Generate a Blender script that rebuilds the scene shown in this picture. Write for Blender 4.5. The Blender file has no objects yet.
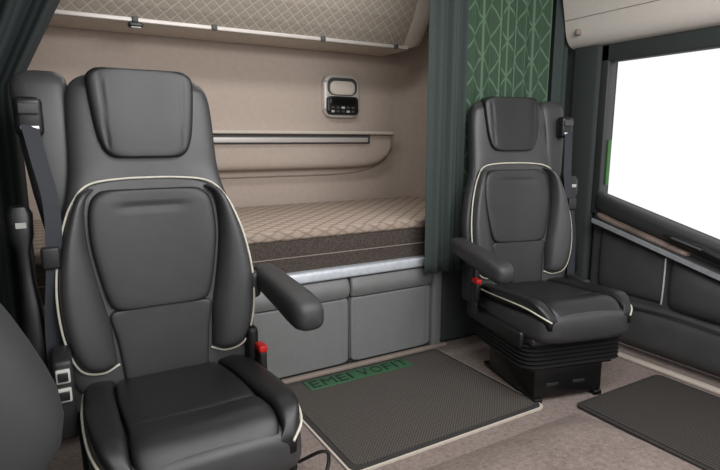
import bpy, bmesh, math, random
from mathutils import Vector, Matrix
random.seed(4)
S=bpy.context.scene
COL=S.collection
S.view_settings.view_transform='Standard'
S.view_settings.look='None'

# ---------------------------------------------------------------- materials
def lin(c):
    r=[]
    for v in c:
        v=v/255.0
        r.append(v/12.92 if v<=0.04045 else ((v+0.055)/1.055)**2.4)
    return (r[0],r[1],r[2],1)

class NT:
    def __init__(s,name):
        s.m=bpy.data.materials.new(name); s.m.use_nodes=True
        s.t=s.m.node_tree; s.n=s.t.nodes; s.l=s.t.links
        s.b=s.n['Principled BSDF']
        s.tc=s.n.new('ShaderNodeTexCoord')
    def inp(s,sock,v):
        if isinstance(v,bpy.types.NodeSocket): s.l.new(v,sock)
        else: sock.default_value=v
    def math(s,op,a,b=0.0,c=0.0):
        n=s.n.new('ShaderNodeMath'); n.operation=op
        s.inp(n.inputs[0],a); s.inp(n.inputs[1],b)
        if op in('SMOOTH_MIN','WRAP','MULTIPLY_ADD','COMPARE'): s.inp(n.inputs[2],c)
        return n.outputs[0]
    def noise(s,scale,detail=4,vec=None,rough=.55):
        n=s.n.new('ShaderNodeTexNoise'); n.inputs['Scale'].default_value=scale
        n.inputs['Detail'].default_value=detail; n.inputs['Roughness'].default_value=rough
        s.l.new(vec if vec else s.tc.outputs['Object'],n.inputs['Vector'])
        return n.outputs['Fac']
    def ramp(s,f,stops):
        n=s.n.new('ShaderNodeValToRGB'); s.l.new(f,n.inputs[0])
        e=n.color_ramp.elements
        while len(e)<len(stops): e.new(.5)
        for i,(p,c) in enumerate(stops):
            e[i].position=p; e[i].color=c
        return n.outputs[0]
    def bump(s,h,strength=.3,dist=.01):
        n=s.n.new('ShaderNodeBump'); n.inputs['Strength'].default_value=strength
        n.inputs['Distance'].default_value=dist; s.l.new(h,n.inputs['Height'])
        s.l.new(n.outputs[0],s.b.inputs['Normal'])
    def sep(s,out='Object'):
        n=s.n.new('ShaderNodeSeparateXYZ'); s.l.new(s.tc.outputs[out],n.inputs[0])
        return n.outputs
    def col(s,v): s.inp(s.b.inputs['Base Color'],v)
    def set(s,rough=.5,metal=0.0,spec=.5):
        s.b.inputs['Roughness'].default_value=rough
        s.b.inputs['Metallic'].default_value=metal
        s.b.inputs['Specular IOR Level'].default_value=spec

def plain(name,c,rough=.5,metal=0.0,spec=.5,var=.12,scale=30,bump=0.0,bs=300):
    t=NT(name); a=lin(c)
    f=t.noise(scale,3)
    lo=tuple(max(0,x*(1-var)) for x in a[:3])+(1,); hi=tuple(x*(1+var) for x in a[:3])+(1,)
    t.col(t.ramp(f,[(.3,lo),(.7,hi)])); t.set(rough,metal,spec)
    if bump>0: t.bump(t.noise(bs,2),bump,.002)
    return t.m

def leather(name,c,rough=.42,wr=.8):
    t=NT(name); a=lin(c)
    f=t.noise(14,5)
    lo=tuple(x*.9 for x in a[:3])+(1,); hi=tuple(x*1.1 for x in a[:3])+(1,)
    base=t.ramp(f,[(.3,lo),(.7,hi)])
    v=t.n.new('ShaderNodeTexVoronoi'); v.inputs['Scale'].default_value=600
    t.l.new(t.tc.outputs['Object'],v.inputs['Vector'])
    w=t.noise(7,3)
    h=t.math('ADD',t.math('MULTIPLY',v.outputs['Distance'],.12),t.math('MULTIPLY',w,wr))
    t.bump(h,.35,.006)
    t.col(base); t.set(rough,0,.45)
    return t.m

def diamonds(name,c0,c1,k,ax,line=.12,soft=.12,rough=.8,bump=.5,dist=.012,double=False,kz=None,src='Object'):
    t=NT(name); o=t.sep(src)
    u=t.math('MULTIPLY',o[ax[0]],k); v=t.math('MULTIPLY',o[ax[1]],kz or k)
    p=t.math('MULTIPLY',t.math('PINGPONG',t.math('ADD',u,v),.5),2.0)
    q=t.math('MULTIPLY',t.math('PINGPONG',t.math('SUBTRACT',u,v),.5),2.0)
    d=t.math('MINIMUM',p,q)
    if double:
        r=t.math('MULTIPLY',t.math('PINGPONG',t.math('MULTIPLY',u,2.0),.5),1.0)
        d=t.math('MINIMUM',d,r)
    a,b=lin(c0),lin(c1)
    n=t.noise(120,2)
    t.col(t.ramp(d,[(0,b),(line,b),(line+soft,a),(1,tuple(x*1.08 for x in a[:3])+(1,))]))
    if bump>0:
        h=t.math('ADD',t.math('POWER',d,.5),t.math('MULTIPLY',n,.15))
        t.bump(h,bump,dist)
    t.set(rough,0,.25)
    return t

M={}
M['seat']=leather('leather_grey',(54,54,55),.40)
M['pad']=leather('leather_black',(25,25,26),.38)
M['mid']=leather('leather_charcoal',(40,40,41),.46)
M['arm']=leather('vinyl_grey',(48,48,49),.5,.2)
M['pipe']=plain('piping_cream',(190,186,172),.5)
M['blk']=plain('plastic_black',(20,20,21),.4,bump=.1)
M['blk2']=plain('plastic_satin_black',(32,32,33),.5)
M['steel']=plain('steel_black_paint',(12,12,13),.3,0,.5)
M['rub']=plain('rubber_black',(19,19,19),.75,0,.2)
M['silver']=plain('silver_strip',(200,203,208),.3,.6)
M['alu']=plain('aluminium_lip',(204,209,216),.3,.2)
M['red']=plain('plastic_red',(200,30,25),.4)
M['white']=plain('label_white',(175,175,170),.5)
M['grey']=plain('cabinet_grey',(114,115,115),.55,bump=.15,var=.04)
M['greyd']=plain('cabinet_grey_dark',(62,62,62),.6)
M['beige']=plain('liner_beige',(174,159,148),.85,var=.04,bump=.15,bs=400)
M['beige2']=plain('liner_beige_dark',(138,125,116),.8,var=.05,bump=.1)
M['beigeL']=plain('trim_beige_light',(190,180,169),.6,var=.04)
M['frame']=plain('unit_frame_silver',(186,180,174),.4,.2,var=.03)
M['ceil']=plain('headliner_grey',(204,197,189),.85,var=.02,bump=.1,bs=400)
M['doorg']=leather('door_vinyl_grey',(66,66,67),.5,.2)
M['dash']=plain('dash_grey',(46,47,48),.6,var=.03)
M['doorb']=plain('door_black',(46,47,48),.5,var=.05)
M['wood']=plain('wood_trim',(112,98,90),.35,var=.3,scale=12)
M['belt']=plain('webbing',(28,32,40),.7,var=.2,scale=200)
M['green']=plain('paint_green',(42,95,34),.4)
M['pillar']=plain('pillar_fabric',(46,52,50),.8,bump=.2,var=.05)
def msd():
    t=NT('mattress_side_brown'); n=t.noise(220,2)
    t.col(t.ramp(n,[(.35,lin((54,47,43))),(.65,lin((88,80,74)))])); t.set(.9,0,.2); t.bump(n,.4,.003); return t.m
M['mattress_side']=msd()
M['quilt_top']=diamonds('quilt_top',(174,158,145),(134,119,107),11,(0,1),.05,.25,bump=.35,dist=.005,kz=11).m
M['quilt_edge']=diamonds('quilt_edge',(160,145,132),(136,121,110),11,(0,2),.06,.3,bump=0,kz=22).m
M['quilt_bunk']=diamonds('quilt_bunk',(142,133,122),(170,161,149),15,(0,2),.05,.12,bump=.3,dist=.005,kz=19).m
M['curt']=plain('curtain_dark_green',(52,62,59),.85,var=.05,scale=60,bump=.3)
M['curtd']=plain('curtain_black_green',(34,41,41),.85,var=.08,scale=60,bump=.3)
M['curtg']=diamonds('curtain_green_lattice',(54,74,58),(88,112,91),8.4,(0,2),.03,.09,bump=0,double=True,kz=5.6).m
def carpet():
    t=NT('carpet_taupe'); n=t.noise(60,6,rough=.7); n2=t.noise(420,2); n3=t.noise(6,3)
    f=t.math('ADD',t.math('MULTIPLY',n,.45),t.math('ADD',t.math('MULTIPLY',n2,.4),t.math('MULTIPLY',n3,.15)))
    t.col(t.ramp(f,[(.36,lin((96,86,81))),(.64,lin((153,139,133)))])); t.set(1,0,.1); t.bump(f,.6,.004); return t.m
M['carpet']=carpet()
def matm():
    t=NT('mat_woven'); o=t.sep()
    u=t.math('MULTIPLY',o[0],75.0); v=t.math('MULTIPLY',o[1],75.0)
    p=t.math('PINGPONG',t.math('ADD',u,v),.5); q=t.math('PINGPONG',t.math('SUBTRACT',u,v),.5)
    d=t.math('ADD',p,q)
    n=t.noise(300,2)
    f=t.math('ADD',t.math('MULTIPLY',d,.6),t.math('MULTIPLY',n,.4))
    t.col(t.ramp(f,[(.3,lin((50,47,45))),(.7,lin((92,86,81)))])); t.set(.9,0,.2); t.bump(d,.4,.003); return t.m
M['mat']=matm()
M['matedge']=plain('mat_border',(46,44,42),.8,bump=.3)
def matd():
    t=NT('mat_ribbed_dark'); o=t.sep()
    u=t.math('PINGPONG',t.math('MULTIPLY',o[0],60.0),.5)
    n=t.noise(300,2)
    f=t.math('ADD',t.math('MULTIPLY',u,.9),t.math('MULTIPLY',n,.5))
    t.col(t.ramp(f,[(.25,lin((40,38,37))),(.7,lin((74,70,67)))])); t.set(.85,0,.2); t.bump(u,.5,.004); return t.m
M['matd']=matd()
def glass():
    t=NT('window_glass'); tr=t.n.new('ShaderNodeBsdfTransparent'); g=t.n.new('ShaderNodeBsdfGlossy'); g.inputs['Roughness'].default_value=.02
    mx=t.n.new('ShaderNodeMixShader'); mx.inputs[0].default_value=.02
    t.l.new(tr.outputs[0],mx.inputs[1]); t.l.new(g.outputs[0],mx.inputs[2])
    t.l.new(mx.outputs[0],t.n['Material Output'].inputs[0]); return t.m
M['glass']=glass()

# ---------------------------------------------------------------- mesh helpers
def mk(name,verts,faces,mat,parent=None,smooth=True,recalc=True,label=None):
    me=bpy.data.meshes.new(name); me.from_pydata([tuple(v) for v in verts],[],faces); me.update()
    bm=bmesh.new(); bm.from_mesh(me)
    if recalc: bmesh.ops.recalc_face_normals(bm,faces=bm.faces)
    for f in bm.faces: f.smooth=smooth
    bm.to_mesh(me); bm.free()
    me.materials.append(mat)
    o=bpy.data.objects.new(name,me); COL.objects.link(o)
    if parent: o.parent=parent
    if label: o['label']=label
    return o
def top(o,label,cat,group=None):
    o['label']=label; o['category']=cat
    if group: o['group']=group
    return o
def empty(name,loc,label,cat,rz=0,group=None):
    e=bpy.data.objects.new(name,None); e.location=loc; e.rotation_euler=(0,0,rz); e.empty_display_size=.1
    COL.objects.link(e); top(e,label,cat,group); return e
def struct(o): o['kind']='structure'; return o
def crv(pts,n):
    out=[]; P=[Vector(p) for p in pts]
    P=[P[0]*2-P[1]]+P+[P[-1]*2-P[-2]]
    seg=len(P)-3
    for i in range(n+1):
        t=i/n*seg; k=min(int(t),seg-1); f=t-k
        a,b,c,d=P[k],P[k+1],P[k+2],P[k+3]
        out.append(.5*((2*b)+(c-a)*f+(2*a-5*b+4*c-d)*f*f+(3*b-a-3*c+d)*f**3))
    return out
def patch(name,L,R,fn,thick,mat,parent=None,p=3.5,depth=.03,n=20,m=36,groove=None,label=None):
    Lc=crv([(a,b,0) for a,b in L],m*4); Rc=crv([(a,b,0) for a,b in R],m*4)
    def cl(k,N): return .5-.5*math.cos(math.pi*k/N)
    V=[];F=[]
    for layer in (0,1):
        for j in range(m+1):
            t=cl(j,m); idx=t*m*4; i0=min(int(idx),m*4-1); fr=idx-i0
            l=Lc[i0].lerp(Lc[i0+1],fr); r=Rc[i0].lerp(Rc[i0+1],fr)
            for i in range(n+1):
                s=cl(i,n); q=l.lerp(r,s)
                if layer==0:
                    e=max(0,1-abs(2*s-1)**p)**(1/p); g=max(0,1-abs(2*t-1)**(p*1.6))**(1/(p*1.6))
                    h=thick*e*g
                    if groove: h-=groove(q.x,q.y)
                else: h=-depth
                V.append(fn(q.x,q.y,h))
    W=n+1; O=(m+1)*W
    for j in range(m):
        for i in range(n):
            a=j*W+i
            F.append((a,a+1,a+W+1,a+W)); F.append((O+a,O+a+W,O+a+W+1,O+a+1))
    for i in range(n):
        a=i; F.append((a,O+a,O+a+1,a+1)); a=m*W+i; F.append((a,a+1,O+a+1,O+a))
    for j in range(m):
        a=j*W; F.append((a,a+W,O+a+W,O+a)); a=j*W+n; F.append((a,O+a,O+a+W,a+W))
    return mk(name,V,F,mat,parent,label=label)
def loft(name,rings,mat,parent=None,caps=True,smooth=True,label=None):
    V=[];F=[];n=len(rings[0])
    for r in rings: V+=r
    for j in range(len(rings)-1):
        for i in range(n):
            a=j*n+i;b=j*n+(i+1)%n
            F.append((a,b,b+n,a+n))
    if caps:
        F.append(tuple(range(n))); F.append(tuple((len(rings)-1)*n+i for i in range(n)))
    o=mk(name,V,F,mat,parent,smooth,label=label)
    if smooth:
        try: o.data.set_sharp_from_angle(angle=math.radians(50))
        except Exception: pass
    return o
def sup(w,d,p=4,n=40):
    out=[]
    for i in range(n):
        a=2*math.pi*i/n; c,s=math.cos(a),math.sin(a)
        out.append((math.copysign(abs(c)**(2/p),c)*w,math.copysign(abs(s)**(2/p),s)*d))
    return out
def rbox(name,lo,hi,mat,parent=None,bev=.01,seg=3,label=None):
    bm=bmesh.new(); bmesh.ops.create_cube(bm,size=1)
    for v in bm.verts:
        for k in range(3): v.co[k]=lo[k] if v.co[k]<0 else hi[k]
    if bev>0:
        bmesh.ops.bevel(bm,geom=list(bm.edges),offset=bev,segments=seg,profile=.5,affect='EDGES')
    bmesh.ops.recalc_face_normals(bm,faces=bm.faces)
    me=bpy.data.meshes.new(name)
    bm.to_mesh(me); bm.free(); me.materials.append(mat)
    for poly in me.polygons: poly.use_smooth=True
    me.set_sharp_from_angle(angle=math.radians(35))
    o=bpy.data.objects.new(name,me); COL.objects.link(o)
    if parent: o.parent=parent
    if label: o['label']=label
    return o
def tube(name,pts,r,mat,parent=None,n=8,res=60,label=None):
    C=crv(pts,res); V=[];F=[]
    prev=None
    for i,c in enumerate(C):
        t=(C[min(i+1,res)]-C[max(i-1,0)]).normalized()
        if prev is None:
            a=t.cross(Vector((0,0,1)) if abs(t.z)<.9 else Vector((1,0,0))).normalized()
        else: a=(prev-t*prev.dot(t)).normalized()
        prev=a; b=t.cross(a)
        for k in range(n):
            an=2*math.pi*k/n
            V.append(c+a*math.cos(an)*r+b*math.sin(an)*r)
    for i in range(res):
        for k in range(n):
            a=i*n+k;b=i*n+(k+1)%n; F.append((a,b,b+n,a+n))
    F.append(tuple(range(n)));F.append(tuple(res*n+k for k in range(n)))
    return mk(name,V,F,mat,parent,label=label)
def strap(name,pts,wdir,w,th,mat,parent=None,res=30):
    C=crv(pts,res); V=[];F=[]; wd=Vector(wdir).normalized()
    for i,c in enumerate(C):
        t=(C[min(i+1,res)]-C[max(i-1,0)]).normalized(); nn=t.cross(wd).normalized()
        for a,b in((-1,-1),(1,-1),(1,1),(-1,1)): V.append(c+wd*a*w/2+nn*b*th/2)
    for i in range(res):
        for k in range(4):
            a=i*4+k;b=i*4+(k+1)%4;F.append((a,b,b+4,a+4))
    F.append((0,1,2,3));F.append(tuple(res*4+k for k in range(4)))
    return mk(name,V,F,mat,parent,smooth=False)
def mm(a,b): return (min(a,b),max(a,b))

# ---------------------------------------------------------------- seat
def build_seat(loc,rz,m,label,group,adz=0.0,al=1.0):
    E=empty('truck_seat',loc,label,'seat',rz,group)
    sl=.17
    def K(z): return .75 if z<.93 else (.35 if z>1.03 else .75-.4*(z-.93)/.1)
    def yb(x,z): return sl*(z-.42)-K(z)*x*x
    def back(x,z,h): return (m*x,yb(x,z)-h,z)
    def bx(name,xa,xb,ya,yc,za,zc,mat,par=E,bev=.01,label=None):
        x0,x1=mm(m*xa,m*xb); return rbox(name,(x0,ya,za),(x1,yc,zc),mat,par,bev=bev,label=label)
    rows=[(.33,.18),(.36,.215),(.42,.252),(.50,.272),(.60,.287),(.70,.289),(.80,.272),(.88,.246),(.94,.226),(1.0,.215),(1.08,.211),(1.16,.209),(1.22,.204),(1.255,.193),(1.275,.175),(1.288,.148),(1.293,.12)]
    C=crv([(z,w,0) for z,w in rows],80); rings=[]
    for c in C:
        z,w=c.x,c.y; d=.055
        if z>1.25: d=.055*(.4+.6*math.sqrt(min(1,max(0,(1.294-z))/.044)))
        yc=sl*(z-.42)+.052
        rings.append([(m*a,yc+b-K(z)*a*a,z) for a,b in sup(w,d,3.6,56)])
    loft('backrest',rings,M['seat'],E,label='grey leather backrest shell')
    rw=[(1.050,.080),(1.055,.102),(1.075,.121),(1.12,.135),(1.19,.144),(1.25,.149),(1.285,.147),(1.303,.128),(1.308,.108)]
    patch('headrest',[(-w,z) for z,w in rw],[(w,z) for z,w in rw],back,.025,M['pad'],E,p=4.0,depth=.05,n=40,label='black leather headrest pad',
          groove=lambda x,z:.004*math.exp(-((abs(x)-.104-(z-1.03)*.05)/.003)**2)*(1 if 1.08<z<1.285 else 0))
    def gv(x,z):
        g=0
        if abs(x)<.085: g+=.007*math.exp(-((z-.908)/.006)**2)
        return g
    rw=[(.612,.095),(.620,.132),(.655,.150),(.73,.166),(.81,.178),(.88,.178),(.928,.168),(.952,.145),(.958,.12)]
    patch('back_cushion',[(-w,z) for z,w in rw],[(w,z) for z,w in rw],back,.028,M['mid'],E,p=4,m=60,groove=gv,label='charcoal leather upper back cushion with slot')
    rw=[(.40,.12),(.46,.125),(.53,.133),(.59,.146),(.608,.142),(.614,.13)]
    patch('lumbar_cushion',[(-w,z) for z,w in rw],[(w,z) for z,w in rw],back,.018,M['mid'],E,p=5)
    inner=[(.136,.468),(.140,.52),(.147,.59),(.165,.68),(.184,.80),(.186,.89),(.176,.94),(.155,.962)]
    outer=[(.175,.455),(.228,.48),(.258,.56),(.268,.68),(.254,.80),(.228,.89),(.204,.945),(.180,.966)]
    for s in(-1,1):
        patch('side_bolster',[(s*a,b) for a,b in inner],[(s*a,b) for a,b in outer],back,.048,M['seat'],E,p=2.5,depth=.02)
    pp=[(-.132,.462),(-.178,.449),(-.233,.474),(-.264,.56),(-.273,.68),(-.259,.80),(-.233,.89),(-.210,.935),(-.184,.966),(-.145,.982),(-.07,.989),(0,.990),(.07,.989),(.145,.982),(.184,.966),(.210,.935),(.233,.89),(.259,.80),(.273,.68),(.264,.56),(.233,.474),(.178,.449),(.132,.462)]
    tube('piping',[back(x,z,.007) for x,z in pp],.0034,M['pipe'],E,res=220,label='cream piping along the backrest')
    # cushion
    def zc(x,y):
        f=-y
        z=.392+.045*(f/.5)+.30*x*x
        if f>.43: z-=((f-.43)/.09)**2*.05
        return z
    def cu(x,y,h): return (m*x,y,zc(x,y)+h)
    rings=[]
    for y,w,z0,z1 in [(.04,.20,.30,.37),(.03,.22,.285,.39),(-.05,.236,.275,.398),(-.2,.242,.275,.408),(-.35,.242,.275,.42),(-.45,.235,.28,.427),(-.50,.22,.29,.425),(-.525,.195,.305,.415),(-.535,.15,.32,.40)]:
        rings.append([(m*a,y,(z0+z1)/2+b) for a,b in sup(w,(z1-z0)/2,4,48)])
    loft('seat_cushion',rings,M['seat'],E,label='grey leather seat cushion base')
    patch('seat_centre',[(-.11,-.0),(-.145,-.03),(-.158,-.15),(-.16,-.25),(-.158,-.36)],[(.11,0),(.145,-.03),(.158,-.15),(.16,-.25),(.158,-.36)],cu,.022,M['pad'],E,p=4.5,label='black leather seat centre panel')
    patch('thigh_support',[(-.158,-.362),(-.162,-.42),(-.165,-.49),(-.15,-.528)],[(.158,-.362),(.162,-.42),(.165,-.49),(.15,-.528)],cu,.024,M['pad'],E,p=4.5,depth=.05)
    for s in(-1,1):
        patch('cushion_bolster',[(s*.145,0),(s*.16,-.1),(s*.163,-.25),(s*.166,-.4),(s*.168,-.5),(s*.15,-.53)],[(s*.20,.01),(s*.232,-.08),(s*.239,-.22),(s*.239,-.36),(s*.228,-.47),(s*.195,-.528)],cu,.024,M['pad'],E,p=3.5,depth=.03)
    for s in(-1,1):
        tube('cushion_piping',[(m*s*x,y,z) for x,y,z in [(.233,-.05,.408),(.244,-.2,.42),(.245,-.35,.43),(.238,-.44,.430),(.220,-.50,.417),(.185,-.535,.395)]],.0036,M['pipe'],E,res=60)
    for s in(-1,1):
        bx('side_shield',s*.21,s*.252,-.42,.05,.25,.325,M['blk'],bev=.015)
    zt=.555 if m>0 else .44
    sb=bx('switch_box',-.252,-.30,-.16,-.02,.34,zt,M['blk2'],bev=.012)
    for k in range(2):
        bx('switch',-.260,-.293,-.168,-.155,zt-.107+k*.05,zt-.07+k*.05,M['white'] if m>0 else M['greyd'],sb,bev=.004)
        bx('switch_rocker',-.265,-.288,-.172,-.165,zt-.10+k*.05,zt-.077+k*.05,M['blk'],sb,bev=.002)
    rings=[]
    zz=[.285,.276,.267,.258,.249,.24,.231,.222,.213,.204,.195,.186,.177]
    for i,z in enumerate(zz):
        k=.0 if i%2==0 else -.009
        rings.append([(m*a,-.235+b,z) for a,b in sup(.25+k,.232+k,7,48)])
    loft('suspension_bellows',rings,M['rub'],E,smooth=False,label='black pleated rubber suspension bellows')
    rbox('cushion_pan',(-.225,-.47,.275),(.225,.03,.31),M['blk2'],E,bev=.012)
    ped=rbox('pedestal',(-.17,-.42,.02),(.17,-.05,.160),M['steel'],E,bev=.006)
    rbox('pedestal_plate',(-.20,-.44,.155),(.20,-.03,.178),M['steel'],ped,bev=.005)
    for k in range(2):
        rbox('pedestal_slot',(-.11+k*.13,-.424,.07),(-.05+k*.13,-.416,.085),M['blk2'],ped,bev=.002)
    for s in(-1,1):
        rbox('floor_rail',(s*.15-.02,-.43,.0),(s*.15+.02,.0,.022),M['steel'],E,bev=.004)
    rings=[]
    A=[(.045,.665,.012,.012),(.04,.665,.03,.03),(.01,.664,.038,.04),(-.08,.655,.042,.042),(-.2,.643,.046,.044),(-.27,.634,.048,.046),(-.32,.627,.047,.045),(-.346,.623,.040,.037),(-.358,.621,.022,.02)]
    for y,z,w,h in A:
        rings.append([(m*(.322+a),y*al,z+b+adz) for a,b in sup(w,h,3,28)])
    loft('armrest',rings,M['arm'],E,label='grey padded folding armrest')
    bx('armrest_hinge',.258,.30,-.03,.06,.60+adz,.69+adz,M['blk2'],bev=.02)
    bx('recliner_bracket',.235,.275,-.06,.07,.33,.52,M['blk'],bev=.02)
    bk=bx('buckle',.258,.284,-.10,-.06,.36,.448,M['blk'],bev=.008,label='black seat belt buckle with red release')
    bx('buckle_release',.257,.285,-.105,-.055,.446,.468,M['red'],bk,bev=.005)
    bx('buckle_stalk',.263,.278,-.09,-.05,.30,.37,M['blk2'],bk,bev=.004)
    rings=[]
    for z,c,w,d in [(.80,-.245,.02,.03),(.84,-.25,.035,.04),(.95,-.255,.05,.05),(1.08,-.258,.065,.055),(1.18,-.262,.073,.055),(1.25,-.264,.073,.05),(1.275,-.262,.066,.045),(1.29,-.258,.05,.035),(1.295,-.255,.03,.02)]:
        rings.append([(m*(c+a),sl*(z-.42)+.07+b,z) for a,b in sup(w,d,3.5,28)])
    loft('belt_shoulder',rings,M['seat'],E,label='grey leather belt shoulder wing')
    g=bx('belt_guide',-.262,-.330,.085,.14,1.11,1.215,M['blk'],bev=.015)
    bx('guide_cap',-.27,-.32,.075,.09,1.168,1.198,M['greyd'],g,bev=.005)
    bx('guide_slot',-.273,-.318,.078,.09,1.128,1.138,M['silver'],g,bev=.002)
    strap('belt_strap',[(-m*.296,.080,1.14),(-m*.282,.055,1.05),(-m*.264,.025,.93),(-m*.27,.0,.78),(-m*.288,-.005,.60),(-m*.290,-.02,.40)],(m*1,.15,0),.040,.003,M['belt'],E)
    rr=[]
    for z,w,d,dx in [(.42,.02,.03,0),(.44,.030,.045,0),(.55,.032,.05,0),(.66,.024,.04,-.004),(.72,.018,.03,-.008),(.80,.018,.03,-.01),(.84,.03,.035,-.012),(.90,.032,.035,-.012),(.92,.022,.03,-.012)]:
        rr.append([(m*(-.330+dx+a),.05+(z-.4)*.12+b,z) for a,b in sup(w,d,4,24)])
    rt=loft('belt_retractor',rr,M['blk'],E,label='black belt retractor column')
    bx('retractor_label',-.327,-.352,.066,.072,.865,.88,M['white'],rt,bev=0)
    bx('belt_tongue',-.255,-.30,-.015,.015,.76,.82,M['blk2'],bev=.008)
    return E
build_seat((.27,1.63,0),0,1,'charcoal leather truck seat with cream piping, beside the dashboard','truck seats')
build_seat((1.965,1.83,0),math.radians(-14),-1,'charcoal leather truck seat on black bellows, next to the door','truck seats',adz=-.055,al=1.18)

# ---------------------------------------------------------------- shell
XL,XR,YB,ZC=-.55,2.66,3.2,2.12
struct(rbox('floor',(XL-.05,-.9,-.06),(XR+.05,YB+.1,0),M['carpet'],bev=0))
struct(rbox('ceiling',(XL-.05,-.2,ZC),(XR+.05,YB+.1,ZC+.05),M['ceil'],bev=0))
struct(rbox('wall_left',(XL-.05,-.2,0),(XL,YB+.1,ZC),M['pillar'],bev=0))
struct(rbox('wall_right',(XR,1.9,0),(XR+.05,YB+.1,ZC),M['pillar'],bev=0))
struct(rbox('wall_back',(XL-.05,YB,0),(XR+.05,YB+.1,ZC),M['beige'],bev=0))
pts=[(2.13,YB-.001)]
for k in range(1,11):
    a=k/10*math.pi/2; pts.append((2.13+.24*math.sin(a),YB-.24+.239*math.cos(a)))
pts.append((2.37,2.35))
V=[];F=[]
for x,y in pts:
    for z in (0,ZC): V.append((x,y,z))
for i in range(len(pts)-1):
    a=i*2; F.append((a,a+2,a+3,a+1))
w=mk('trim_4',V,F,M['beige']); struct(w)

def loc(o,parent):
    o.parent=parent; o.location=-Vector(parent.location); return o
# ---------------------------------------------------------------- lower bunk
B=empty('lower_bunk',(0.9,2.2,0.465),'beige quilted lower bunk mattress on brown base with silver edge','bunk bed')
loc(rbox('mattress',(-.5,2.212,.655),(2.33,3.17,.700),M['quilt_top'],bev=.004),B)
loc(rbox('mattress_edge',(-.5,2.197,.660),(2.33,2.225,.7005),M['quilt_edge'],bev=.010),B)
loc(rbox('mattress_base',(-.5,2.212,.50),(2.33,3.17,.662),M['mattress_side'],bev=.01),B)
loc(rbox('base_seam',(-.5,2.206,.575),(1.9,2.216,.579),M['beige2'],bev=0),B)
loc(rbox('edge_strip',(-.5,2.158,.460),(1.80,2.24,.508),M['alu'],bev=.012),B)
# ---------------------------------------------------------------- storage cabinets
xs=[-.29,.21,.71,1.21,1.705]
for i in range(4):
    x0,x1=xs[i],xs[i+1]
    c=empty('storage_cabinet',((x0+x1)/2,2.19,0),'grey moulded storage cabinet with lid under the bunk','cabinet',0,'grey cabinets under the bunk')
    loc(rbox('body',(x0+.002,2.20,.0),(x1-.002,2.9,.45),M['greyd'],bev=.004),c)
    def fn(x,z,h): return (x,2.20-h,z)
    loc(patch('door',[(x0+.03,.03),(x0+.012,.04),(x0+.008,.06),(x0+.006,.2),(x0+.006,.32),(x0+.012,.352)],[(x1-.03,.03),(x1-.012,.04),(x1-.008,.06),(x1-.006,.2),(x1-.006,.32),(x1-.012,.352)],fn,.026,M['grey'],p=10,depth=.0,groove=lambda x,z,x0=x0,x1=x1:.004*(math.exp(-((x-x0-.035)/.004)**2)+math.exp(-((x-x1+.035)/.004)**2)),n=60),c)
    def fl(x,z,h): return (x,2.20-h-.015*math.sin(max(0,min(1,(z-.36)/.09))*math.pi),z)
    loc(patch('lid',[(x0+.008,.358),(x0+.003,.37),(x0+.003,.42),(x0+.008,.452)],[(x1-.008,.358),(x1-.003,.37),(x1-.003,.42),(x1-.008,.452)],fl,.028,M['grey'],p=8,depth=.0),c)
    if i==3:
        loc(rbox('end_post',(1.708,2.168,0),(1.775,2.5,.455),M['grey'],bev=.02),c)
o=rbox('side_panel',(1.785,2.19,0),(2.62,2.33,.46),M['pillar'],bev=.03); top(o,'dark textile-covered locker end panel behind the seat','panel')
o=rbox('trim_1',(-.5,2.155,0),(1.80,2.185,.02),M['beige2'],bev=.006); struct(o)

# ---------------------------------------------------------------- upper bunk
U=empty('upper_bunk',(1.0,2.9,1.67),'folded upper bunk with diamond quilted cover and metal rail','bunk bed')
prof=[(2.905,1.675),(2.86,1.73),(2.80,1.82),(2.75,1.92),(2.70,2.02),(2.68,2.11),(3.1,2.11),(3.19,1.9),(3.19,1.68)]
xsb=[-.5,.1,.7,1.3,2.0]
loc(loft('quilted_cover',[[(x,y,z) for y,z in prof] for x in xsb],M['quilt_bunk'],smooth=False),U)
loc(rbox('bunk_rail',(-.5,2.885,1.657),(2.03,2.925,1.678),M['frame'],bev=.004),U)
loc(rbox('bunk_underside',(-.5,2.925,1.655),(2.03,3.19,1.67),M['beigeL'],bev=.004),U)
rings=[]
for x,k in [(2.0,1),(2.04,1),(2.08,.98),(2.11,.95),(2.135,.89),(2.15,.78),(2.155,.6)]:
    cy,cz=2.95,1.9
    rings.append([(x,cy+(y-cy)*k,cz+(z-cz)*k) for y,z in prof])
loc(loft('end_cap',rings,M['beigeL']),U)
for x in(.42,.80,1.42,1.92):
    loc(rbox('rail_clip',(x,2.874,1.655),(x+.028,2.89,1.682),M['greyd'],bev=.004),U)
lb=loc(rbox('reading_lamp',(.40,2.85,1.628),(.465,2.90,1.652),M['blk'],bev=.009,label='small black reading lamp clipped under the rail'),U)
rbox('lamp_lens',(.41,2.848,1.624),(.455,2.885,1.63),M['white'],lb,bev=.002)

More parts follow.
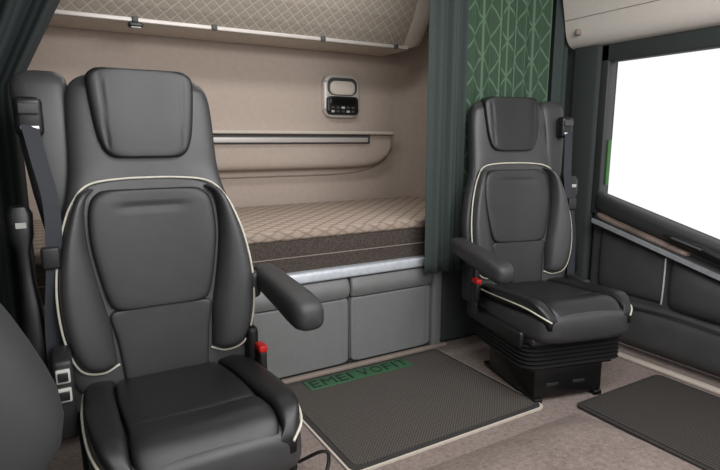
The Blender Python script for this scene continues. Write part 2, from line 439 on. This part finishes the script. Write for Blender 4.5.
# ---------------------------------------------------------------- rear pocket
P=empty('wall_pocket',(1.2,3.19,1.0),'beige moulded wall pocket shelf with dark and silver strip','shelf')
def fw(x,z,h): return (x,3.198-h,z)
L=[(0.1,.92),(.9,.92),(1.5,.92),(1.80,.922),(1.95,.94),(2.035,.99),(2.06,1.06)]
R=[(0.1,1.15),(.9,1.15),(1.5,1.15),(1.80,1.15),(1.95,1.15),(2.04,1.149),(2.075,1.13)]
loc(patch('pocket_body',L,R,fw,.085,M['beige'],p=5,depth=.0,m=50),P)
L=[(0.1,1.134),(1,1.134),(1.9,1.134),(2.085,1.132)];R=[(0.1,1.16),(1,1.16),(1.9,1.16),(2.085,1.158)]
loc(patch('pocket_rim',L,R,fw,.115,M['beigeL'],p=6,depth=0),P)
loc(rbox('strip_inlay',(.1,3.095,1.078),(1.88,3.125,1.13),M['greyd'],bev=.006),P)
loc(rbox('pocket_strip',(.1,3.088,1.086),(1.86,3.10,1.116),M['frame'],bev=.003),P)
loc(tube('wall_crease',[(.1,3.197,.875),(1.2,3.197,.875),(1.75,3.197,.88),(2.0,3.197,.93),(2.12,3.197,1.04)],.004,M['beige2'],res=60),P)

cpn=empty('control_panel',(1.71,3.19,1.38),'silver framed wall control unit with black keypad','control panel')
def fc(x,z,h): return (x,3.198-h,z)
def rrect(x0,x1,z0,z1,r):
    L=[]
    for k in range(6):
        a=k/5*math.pi/2; L.append((x0+r-r*math.sin(a),z0+r-r*math.cos(a)))
    for k in range(6):
        a=k/5*math.pi/2; L.append((x0+r-r*math.cos(a),z1-r+r*math.sin(a)))
    return L,[(x0+x1-a,b) for a,b in L]
L,R=rrect(1.575,1.845,1.245,1.515,.06); loc(patch('panel_frame',L,R,fc,.035,M['frame'],p=6,depth=0),cpn)
L,R=rrect(1.60,1.82,1.385,1.495,.045); loc(patch('grip_recess_shade',L,R,fc,.037,M['greyd'],p=20,depth=0),cpn)  # dark grey sheet stands in for the shadow inside the grip recess
L,R=rrect(1.615,1.805,1.388,1.474,.035); loc(patch('grip_flap',L,R,fc,.050,M['beigeL'],p=6,depth=0),cpn)
L,R=rrect(1.592,1.828,1.262,1.378,.025); kp=loc(patch('keypad',L,R,fc,.046,M['blk'],p=10,depth=0),cpn)
L,R=rrect(1.61,1.81,1.325,1.365,.008); loc(patch('display',L,R,fc,.05,M['steel'],p=14,depth=0),cpn)
for i in range(5):
    for j in range(2):
        rbox('button',(1.622+i*.037,3.147,1.276+j*.024),(1.645+i*.037,3.155,1.290+j*.024),M['greyd'] if (i+j)%3 else M['white'],kp,bev=.002)

# ---------------------------------------------------------------- curtains
def curtain(name,path,z0,z1,amp,waves,mat,label,shift=None,nz=30,ns=200):
    C=crv([(x,y,0) for x,y in path],ns); V=[];F=[]
    for j in range(nz+1):
        t=j/nz; z=z0+(z1-z0)*t
        for i in range(ns+1):
            s=i/ns; tg=(C[min(i+1,ns)]-C[max(i-1,0)]).normalized(); nn=Vector((-tg.y,tg.x,0))
            ph=s*waves*2*math.pi
            p=C[i]+nn*(amp*math.sin(ph+.3*math.sin(t*3))+.3*amp*math.sin(ph*2.3+1))
            x=p.x
            if shift: x=shift(s,t,p.x)
            V.append((x,p.y,z))
    W=ns+1
    for j in range(nz):
        for i in range(ns):
            a=j*W+i;F.append((a,a+1,a+W+1,a+W))
    o=mk(name,V,F,mat)
    sm=o.modifiers.new('s','SOLIDIFY'); sm.thickness=.004
    top(o,label,'curtain'); return o
curtain('curtain',[(1.59,2.09),(1.70,2.10),(1.815,2.09)],.44,2.1,.014,2.5,M['curt'],'plain dark green sleeper curtain hanging at the bunk edge')
curtain('curtain',[(1.825,2.145),(2.15,2.155),(2.46,2.145)],.48,2.1,.0085,7,M['curtg'],'green curtain with lighter lattice pattern behind the seat')
curtain('curtain',[(2.475,2.13),(2.53,2.13),(2.58,2.13)],.2,2.1,.010,1.5,M['curt'],'narrow dark green curtain gathered by the door pillar')
def sh(s,t,x):
    z=.0+(2.1)*t
    edge=-.06+ (0 if z<1.25 else (z-1.25)*.5)
    return XL+.02+(edge-(XL+.02))*s
curtain('curtain',[(XL+.02,2.1),(-.3,2.1),(-.06,2.1)],.02,2.1,.02,7,M['curtd'],'black-green curtain gathered and tied at the side wall',shift=sh)

# ---------------------------------------------------------------- pillar + header
o=rbox('pillar_trim',(2.585,1.92,0.0),(2.66,2.10,1.64),M['pillar'],bev=.025); top(o,'dark green-grey fabric covered pillar beside the door','pillar')
pc=crv([(2.655,1.590,0),(2.60,1.594,0),(2.56,1.61,0),(2.53,1.65,0),(2.51,1.73,0),(2.48,1.85,0),(2.43,2.0,0),(2.38,2.118,0)],40)
prof=[(p.x,p.y) for p in pc]+[(2.655,2.118)]
H=empty('overhead_header',(2.5,1.2,1.57),'pale grey overhead header moulding above the door','overhead console')
loc(loft('header_body',[[(x,y,z) for x,z in prof] for y in (-.2,.6,1.3,2.10)],M['ceil']),H)
loc(tube('header_seam',[(2.508,-.2,1.735),(2.508,1,1.735),(2.508,2.10,1.735)],.002,M['beige2']),H)
hk=loc(rbox('coat_hook',(2.497,2.0,1.650),(2.53,2.025,1.68),M['beige2'],bev=.008),H)

# ---------------------------------------------------------------- door
D=empty('door_1',(2.62,1.0,0.1),'dark grey door with leather panels, silver strip and large window','door'); struct(D)
def fd(y,z,h): return (2.64-h,y,z)
def sill(y): return .800-.275*(1.8-y) if y>.7 else .800-.275*1.1-.05*(.7-y)
def dp(name,ya,yb_,lo,hi,th,mat,p=6,depth=.0,m=40,n=20,lab=None):
    yy=[ya+(yb_-ya)*k/12 for k in range(13)]
    return loc(patch(name,[(y,lo(y)) for y in yy],[(y,hi(y)) for y in yy],fd,th,mat,p=p,depth=depth,m=m,n=n,label=lab),D)
st=lambda y:.658-.262*(1.8-y)
dp('door_panel',1.90,-.2,lambda y:.02,lambda y:sill(y)-.02,.04,M['doorg'],p=14,depth=.03)
dp('window_sill',1.90,-.2,lambda y:st(y)+.035,lambda y:sill(y),.075,M['doorb'],p=3.6)
loc(strap('trim_strip',[(2.538,1.86,st(1.86)),(2.538,1.4,st(1.4)),(2.538,.9,st(.9)),(2.538,.3,st(.3))],(0,0,1),.022,.012,M['silver']),D)
dp('strip_housing',1.88,.28,lambda y:st(y)-.02,lambda y:st(y)+.022,.098,M['doorb'],p=5)
dp('wood_inlay',1.86,1.36,lambda y:st(y)+.016,lambda y:st(y)+.040,.094,M['wood'],p=5)
dp('leather_panel',1.84,1.46,lambda y:.29,lambda y:st(y)-.020,.066,M['doorg'],p=4)
dp('leather_panel',1.45,.5,lambda y:.27,lambda y:st(y)-.020,.090,M['doorg'],p=3)
loc(tube('door_piping',[(2.56,1.455,st(1.455)-.03),(2.562,1.455,.4),(2.566,1.46,.30)],.004,M['white'],res=20),D)
dp('door_pocket',1.84,.3,lambda y:.03,lambda y:.255+.02*math.sin((1.8-y)*4),.10,M['doorg'],p=3.2)
loc(tube('pocket_lip',[(2.55,1.80,.235),(2.545,1.5,.262),(2.54,1.3,.262),(2.54,1.0,.24),(2.545,.5,.2)],.006,M['doorb']),D)
dp('door_handle',1.52,1.05,lambda y:st(y)+.045,lambda y:st(y)+.115-.03*abs(y-1.3)/.25,.095,M['blk'],p=2.2)
loc(tube('handle_lever',[(2.545,1.43,st(1.43)+.080),(2.54,1.37,st(1.37)+.083),(2.545,1.29,st(1.29)+.083)],.006,M['greyd']),D)
loc(rbox('window_frame_post',(2.60,1.875,.70),(2.665,1.925,1.60),M['doorb'],bev=.008),D)
loc(rbox('window_frame_header',(2.60,-.2,1.505),(2.665,1.925,1.595),M['pillar'],bev=.008),D)
loc(rbox('outer_skin_edge',(2.635,1.866,.86),(2.66,1.876,1.10),M['green'],bev=.002),D)
g=rbox('window_1',(2.640,-.2,.42),(2.644,1.875,1.52),M['glass'],bev=0); struct(g)
o=rbox('trim_2',(2.46,-.2,.0),(2.50,1.75,.018),M['beigeL'],bev=.006); struct(o)

# ---------------------------------------------------------------- floor mats
def mat_obj(name,x0,x1,y0,y1,label,r=.03,z=.0,surf=None,rim=False):
    E=empty(name,((x0+x1)/2,(y0+y1)/2,z),label,'floor mat')
    def rr(a0,a1,b0,b1,z0,z1,nm,mt):
        ring=[]
        for cx,cy,s in((a1-r,b1-r,0),(a0+r,b1-r,1),(a0+r,b0+r,2),(a1-r,b0+r,3)):
            for k in range(7):
                an=(s+k/6)*math.pi/2; ring.append((cx+r*math.cos(an),cy+r*math.sin(an)))
        return loc(loft(nm,[[(a,b,z0) for a,b in ring],[(a,b,z1) for a,b in ring]],mt,smooth=False),E)
    if rim: rr(x0-.009,x1+.009,y0-.009,y1+.009,z,z+.008,'mat_rim',M['beigeL'])
    rr(x0,x1,y0,y1,z,z+.012,'mat_border',M['matedge'])
    rr(x0+.018,x1-.018,y0+.018,y1-.018,z+.011,z+.0145,'mat_surface',surf or M['mat'])
    return E
m1=mat_obj('floor_mat',.80,1.71,1.42,2.14,'dark woven floor mat with green lettered plate between the seats',rim=True)
pl=loc(rbox('name_plate',(.925,2.014,.012),(1.475,2.108,.019),plain('plate_green',(46,86,57),.5,var=.05),bev=.002),m1)
LM=plain('lettering_dark_green',(16,32,22),.5)
def letter(ch,x,w,h):
    cu=bpy.data.curves.new('letter','FONT'); cu.body=ch; cu.size=.1; cu.extrude=.0006; cu.offset=0; cu.align_x='LEFT'
    tmp=bpy.data.objects.new('tmp',cu); COL.objects.link(tmp); bpy.context.view_layer.update()
    me=bpy.data.meshes.new_from_object(tmp.evaluated_get(bpy.context.evaluated_depsgraph_get()))
    bpy.data.objects.remove(tmp)
    X=[v.co.x for v in me.vertices];Y=[v.co.y for v in me.vertices]
    for v in me.vertices:
        v.co.x=(v.co.x-min(X))*w/(max(X)-min(X)); v.co.y=(v.co.y-min(Y))*h/(max(Y)-min(Y))
    me.materials.append(LM)
    o=bpy.data.objects.new('letter',me); COL.objects.link(o); o.parent=pl; o.location=(x,2.061-h/2,.0198); return o
x=.945
for ch,w in [('E',.042),('M',.064),('E',.042),('I',.011),(' ',.010),('V',.054),('O',.054),('F',.042),('I',.011),('T',.046)]:
    if ch!=' ': letter(ch,x,w,.066)
    x+=w+.0155
m2=mat_obj('floor_mat',1.83,2.42,.75,1.36,'dark ribbed floor mat in the footwell before the seat',surf=M['matd'])
rings=[]
for y,k in [(1.32,0.02),(1.27,.35),(1.2,.75),(1.1,.95),(1.0,1.05),(.5,1.2),(-.3,1.3)]:
    ring=[]
    for i in range(33):
        a=math.pi*i/32; ring.append((1.25+.54*math.copysign(abs(math.cos(a))**.6,math.cos(a)),y,.001+.075*k*abs(math.sin(a))**.7))
    rings.append(ring)
o=loft('engine_tunnel',rings,M['carpet']); top(o,'low taupe carpeted engine tunnel hump on the floor','tunnel cover')
o=tube('cable',[(.66,1.55,.02),(.70,1.45,.10),(.66,1.32,.16),(.60,1.25,.12),(.56,1.28,.03)],.006,M['blk']); top(o,'black air hose looping beside the seat base','hose')

# dashboard console
rings=[]
for z,xm in [(0.0,-.26),(.3,-.24),(.42,-.20),(.48,-.14),(.53,-.08),(.57,-.04),(.61,-.014),(.645,-.008),(.68,-.012),(.72,-.025),(.77,-.045),(.82,-.068),(.88,-.10),(.94,-.14),(.97,-.18),(.985,-.26)]:
    w=(xm-XL)/2; c=(xm+XL)/2
    rings.append([(c+a,.98+b,z) for a,b in sup(w,.12,3,36)])
o=loft('dashboard_console',rings,M['dash']); top(o,'dark grey rounded dashboard console by the side wall','dashboard')

# ---------------------------------------------------------------- light
W=bpy.data.worlds.new('World'); S.world=W; W.use_nodes=True
bg=W.node_tree.nodes['Background']; bg.inputs[0].default_value=(1,1,1,1); bg.inputs[1].default_value=1.06
def area(n,loc_,rot,sx,sy,e):
    l=bpy.data.lights.new(n,'AREA'); l.shape='RECTANGLE'; l.size=sx; l.size_y=sy; l.energy=e
    o=bpy.data.objects.new(n,l); o.location=loc_; o.rotation_euler=rot; COL.objects.link(o); return o
area('cab_fill',(1.1,.6,2.08),(math.radians(25),0,0),1.6,.6,46)  # unseen ceiling fill, added to brighten the cab interior
area('windscreen_light',(.9,-.7,1.9),(math.radians(68),0,math.radians(-8)),2.0,.6,28)
area('sleeper_fill',(1.0,2.35,2.05),(math.radians(10),0,0),1.6,.15,8)  # added fill that lifts the bunk area, no lamp fitted there

# ---------------------------------------------------------------- camera
cd=bpy.data.cameras.new('Camera'); cd.lens=538/720*36; cd.sensor_width=36; cd.clip_start=.02
co=bpy.data.objects.new('Camera',cd); COL.objects.link(co); co.location=(0,0,1.1)
yaw=math.radians(30.2); pit=math.radians(10)
co.rotation_euler=(math.pi/2-pit,0,-yaw)
S.camera=co
